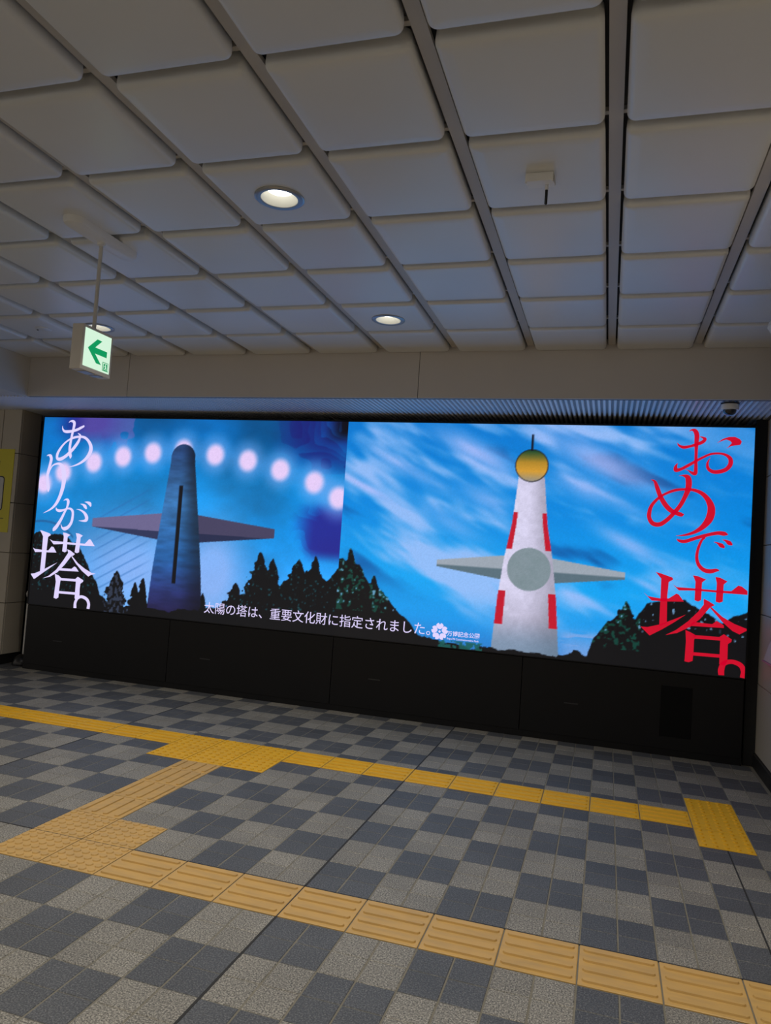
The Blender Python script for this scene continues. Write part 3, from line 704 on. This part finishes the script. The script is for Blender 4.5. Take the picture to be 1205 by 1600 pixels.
CAP = '太陽の塔は、重要文化財に指定されました。'
cap = empty('caption'); cap.parent = led; cap['label'] = 'white caption line of Japanese writing'
for k, ch in enumerate(CAP):
    text_mesh('caption_character', ch, .1215, None, -1.712 + .1205 * k, .797, M['letter_white'], cap)
text_mesh('emblem_name', '万博記念公園', .05, .295, .776, .805, M['letter_white'], led, .0006)['label'] = 'white park name beside the flower emblem'
text_mesh('emblem_subtitle', "Expo'70 Commemorative Park", .03, .29, .778, .770, M['letter_white'], led, .0004)
# five-petal flower emblem
mb = MB(); ex, ez = .706, .832; y = YW - LY - .0016
for k in range(5):
    a0 = math.pi / 2 + 2 * math.pi * k / 5
    for s in (-1, 1):
        P = [(.021, 0), (.024, s * .012), (.040, s * .030), (.056, s * .035), (.070, s * .026), (.078, s * .012), (.064, s * .001), (.064, 0)]
        v = [(ex + r * math.cos(a0) - t * math.sin(a0) - LX, y, ez + r * math.sin(a0) + t * math.cos(a0)) for r, t in P]
        mb.add(v, [tuple(range(len(v)))])
v = [(ex + .011 * math.cos(2 * math.pi * k / 12) - LX, y, ez + .011 * math.sin(2 * math.pi * k / 12)) for k in range(12)]
mb.add(v, [tuple(range(12))])
mb.build('flower_emblem', M['letter_white'], led)['label'] = 'white five-petalled flower emblem'

# ================================================================== CEILING FIXTURES
def make_downlight():
    r = empty('downlight')
    MB().lathe([(.088, .002), (.090, -.006), (.112, -.009), (.121, -.004), (.121, .003)], n=40).build('trim_ring', M['lamp_ring'], r, smooth=True)
    MB().lathe([(.089, -.004), (.080, .010), (.070, .026), (.062, .038)], n=40).build('reflector', M['reflector'], r, smooth=True)
    mb = MB().lathe([(.064, .039), (.0001, .0395)], n=32)
    mb.build('lamp_disc', M['lamp'], r)
    return r
def copy_tree(o):
    c = o.copy(); COL.objects.link(c)
    for ch in [q for q in o.children if q.type == 'MESH']:
        d = ch.copy(); COL.objects.link(d); d.parent = c
    return c
first = make_downlight(); used = False
LIT = [(.53, .268, 'round recessed downlight nearest the viewer in the ceiling centre'),
       (.53, 2.127, 'round recessed downlight above the middle of the video wall'),
       (-1.949, 2.127, 'round recessed downlight behind the hanging arrow sign')]
LIT += [(x, y, 'round recessed downlight in the ceiling outside the picture') for x in (-1.949, .53, 3.01) for y in (-1.591, -3.45)]
LIT += [(x, .268, 'round recessed downlight in the ceiling outside the picture') for x in (-1.949, 3.01)]
for (x, y, lab) in LIT:
    o = first if not used else copy_tree(first); used = True
    o.location = (x, y, H); tag(o, lab, 'ceiling light', 'recessed ceiling downlights')
    ld = bpy.data.lights.new('downlight_beam', 'AREA'); ld.shape = 'DISK'; ld.size = .15; ld.energy = LAMP_W
    ld.color = (1.0, .94, .84); ld.spread = math.radians(125)
    lo = bpy.data.objects.new('downlight_beam', ld); COL.objects.link(lo); lo.location = (0, 0, -.004); lo.parent = o

# hanging exit arrow sign
SX, SY = -.69, .535
sign = empty('exit_sign', (SX, SY, H))
tag(sign, 'green and white lit arrow exit sign hanging from the ceiling on a pole', 'exit sign')
pts = round_rect(-.062, .062, -.28, .28, .0615, 8)
rings = [[(x * k, y * (1 - (1 - k) * .22), z) for x, y in pts] for (k, z) in ((1, .0), (1, -.018), (.9, -.034), (.62, -.042))]
n = len(pts); mb = MB(); mb.add([p_ for r_ in rings for p_ in r_], [(i * n + k, i * n + (k + 1) % n, (i + 1) * n + (k + 1) % n, (i + 1) * n + k) for i in range(3) for k in range(n)] + [tuple(range(3 * n, 4 * n))])
mb.build('mount_plate', M['white_plastic'], sign, smooth=True)
MB().lathe([(.011, -.04), (.011, -.53)], n=16).build('pole', M['pole_paint'], sign, smooth=True)
MB().lathe([(.0, -.041), (.024, -.041), (.022, -.056), (.011, -.06)], n=16).build('pole_collar', M['white_plastic'], sign, smooth=True)
z0, z1 = 2.405 - H, 2.655 - H; y0, y1 = .408 - SY, .662 - SY
hs = link('housing', bevel_mesh(MB().box(-.036, .036, y0, y1, z0, z1).mesh('housing', M['sign_body']), .004, 2), sign)
MB().box(-.028, .030, y0 + .05, y0 + .13, z0 - .003, z0 + .001).box(-.028, .030, y0 + .15, y0 + .20, z0 - .003, z0 + .001).build('bottom_cover', M['grey_metal'], hs)
M['sign_lit'] = emit('lit_sign_panel', srgb(212, 244, 218), 1.0)
M['sign_green'] = emit('lit_sign_green', srgb(0, 150, 88), 1.0)
M['sign_mark'] = emit('lit_sign_mark', srgb(212, 244, 218), 1.0)
AR = [(.454, 2.533), (.526, 2.598), (.566, 2.597), (.512, 2.549), (.614, 2.549), (.614, 2.515), (.514, 2.515), (.571, 2.464), (.530, 2.464)]
for s in (1, -1):
    f = .0375 * s
    lp = MB().box(min(f, f - .002 * s), max(f, f - .002 * s), .425 - SY, .645 - SY, 2.428 - H, 2.638 - H).build('lit_panel', M['sign_lit'], sign)
    yy = (lambda v: v - SY) if s > 0 else (lambda v: 1.07 - v - SY)
    MB().prism([(yy(a_), b_ - H) for a_, b_ in AR], f, f + .0012 * s, 'yz').build('arrow', M['sign_green'], lp)
    pc = MB().prism([(yy(.584), 2.438 - H), (yy(.634), 2.438 - H), (yy(.634), 2.487 - H), (yy(.584), 2.487 - H)], f, f + .0012 * s, 'yz').build('exit_pictogram', M['sign_green'], lp)
    g_ = f + .0012 * s; mk = MB()
    def quad(*P): mk.prism([(yy(a_), b_ - H) for a_, b_ in P], g_, g_ + .0008 * s, 'yz')
    quad((.588, 2.442), (.592, 2.442), (.592, 2.483), (.588, 2.483)); quad((.626, 2.442), (.630, 2.442), (.630, 2.483), (.626, 2.483)); quad((.592, 2.479), (.626, 2.479), (.626, 2.483), (.592, 2.483))
    quad((.608, 2.457), (.615, 2.457), (.613, 2.470), (.606, 2.470)); quad((.606, 2.471), (.611, 2.471), (.611, 2.476), (.606, 2.476))
    quad((.598, 2.443), (.602, 2.443), (.613, 2.457), (.608, 2.458)); quad((.614, 2.443), (.618, 2.443), (.616, 2.458), (.612, 2.458)); quad((.599, 2.460), (.608, 2.466), (.607, 2.469), (.598, 2.463))
    mk.build('running_figure', M['sign_mark'], lp)

# dome camera on the soffit
dc = empty('dome_camera', (2.958, 3.15, ZF))
tag(dc, 'white dome security camera with a dark glass bubble on the ribbed soffit', 'security camera')
MB().lathe([(.0, .0), (.066, .0), (.066, -.008), (.060, -.010)], n=32).build('mount_ring', M['black_plastic'], dc, smooth=True)
MB().lathe([(.058, -.006), (.062, -.010), (.064, -.042), (.060, -.050), (.046, -.050)], n=32).build('housing', M['white_plastic'], dc, smooth=True)
MB().lathe([(.048 * math.cos(math.radians(a_)), -.048 - .046 * math.sin(math.radians(a_))) for a_ in range(0, 91, 10)], n=32).build('dome', M['dome_glass'], dc, smooth=True)

# sensor bracket with a black rod
sn = empty('ceiling_sensor', (1.771, .245, H))
tag(sn, 'small boxy white sensor with a black rod hanging under a ceiling panel', 'sensor')
MB().box(-.058, .058, -.018, .075, -.022, .0).build('base_plate', M['white_plastic'], sn)
link('hood', bevel_mesh(MB().box(-.060, .060, -.024, .016, -.040, -.004).mesh('hood', M['white_plastic']), .003, 2), sn)
for s in (-1, 1):
    MB().prism([(-.02, -.004), (.085, -.004), (.085, -.012), (-.02, -.046)], s * .060, s * .053, 'yz').build('side_cheek', M['white_plastic'], sn)
MB().lathe([(.0, -.030), (.008, -.030), (.008, -.058), (.0, -.058)], c=(.028, .03, 0), n=14).build('rod_socket', M['white_plastic'], sn, smooth=True)
MB().lathe([(.0, -.052), (.0062, -.052), (.0062, -.118), (.004, -.122), (.0, -.122)], c=(.028, .03, 0), n=14).build('rod', M['black_plastic'], sn, smooth=True)

# flush round cover on the left
fc = empty('ceiling_detector', (-2.50, 2.125, H))
tag(fc, 'small flush round detector cover in a ceiling panel at the far left', 'detector')
MB().lathe([(.0, -.006), (.058, -.006), (.066, -.003), (.068, .003)], n=32).build('cover', M['ceil_panel'], fc, smooth=True)
MB().lathe([(.0, -.011), (.008, -.010), (.009, -.005)], c=(-.06, 0, 0), n=12).build('indicator', M['black_plastic'], fc, smooth=True)

# camera housing at the right edge
rc = empty('ceiling_camera', (3.135, 2.25, H))
tag(rc, 'white ceiling camera housing cut off by the right edge of the view', 'security camera')
MB().lathe([(.0, .0), (.075, .0), (.075, -.02), (.06, -.03)], n=28).build('base', M['grey_metal'], rc, smooth=True)
MB().lathe([(.055, -.02), (.092, -.045), (.100, -.075), (.075, -.115), (.045, -.125)], n=28).build('housing', M['white_plastic'], rc, smooth=True)
MB().lathe([(.046, -.122), (.034, -.142), (.0, -.152)], n=28).build('lens_dome', M['dome_glass'], rc, smooth=True)

# ================================================================== THINGS ON THE WALLS AND FLOOR
yp = empty('wall_poster', (-4.53, 3.75, 1.91))
tag(yp, 'yellow notice board on the tan wall at the left edge', 'poster')
def on_left(name, x0, x1, z0, z1, d, mat, parent=yp, r=0):
    mb = MB()
    if r: mb.prism(round_rect(x0 + 4.53, x1 + 4.53, z0 - 1.91, z1 - 1.91, r, 5), -d, -d + .004)
    else: mb.box(x0 + 4.53, x1 + 4.53, -d, -d + .004, z0 - 1.91, z1 - 1.91)
    return mb.build(name, mat, parent)
on_left('board', -4.85, -4.233, 1.447, 2.375, .004, M['yellow_poster'])
on_left('heading_bar', -4.76, -4.42, 2.192, 2.24, .005, M['poster_black'])
fr = on_left('text_frame', -4.75, -4.335, 1.685, 2.07, .005, M['poster_black'], r=.035)
on_left('text_field', -4.738, -4.347, 1.697, 2.058, .006, M['poster_white'], fr, r=.028)
on_left('rule_line', -4.76, -4.305, 1.596, 1.604, .005, M['poster_black'])

rp = empty('leaflet_rack', (XWR, 3.2, .885))
tag(rp, 'slanted white leaflet rack on the right wall, cut by the picture edge', 'leaflet rack')
PR = [(.235, 0), (.05, .15), (-.15, .26), (-.30, .26), (-.30, 0)]
MB().prism(PR, -.004, -.030, 'yz').build('rack_body', M['grey_metal'], rp)
MB().prism([(.205, .012), (.04, .14), (-.15, .245), (-.285, .245), (-.285, .012)], -.029, -.034, 'yz').build('sheet', M['poster_white'], rp)
MB().prism([(.235, -.004), (.235, .006), (-.30, .006), (-.30, -.004)], -.003, -.040, 'yz').build('tray_lip', M['poster_pink'], rp)

bp_ = empty('barrier_post', (-4.005, 3.90, 0))
tag(bp_, 'slim white post with a ball top on a black rubber foot beside the video wall', 'barrier post')
MB().lathe([(.0, .0), (.105, .0), (.11, .02), (.09, .075), (.05, .11), (.02, .12), (.0, .12)], n=28).build('foot', M['black_plastic'], bp_, smooth=True)
MB().lathe([(.013, .11), (.013, .755)], n=16).build('pole', M['white_plastic'], bp_, smooth=True)
MB().lathe([(.0001, .745), (.018, .752), (.026, .785), (.018, .815), (.0001, .825)], n=16).build('ball_top', M['white_plastic'], bp_, smooth=True)
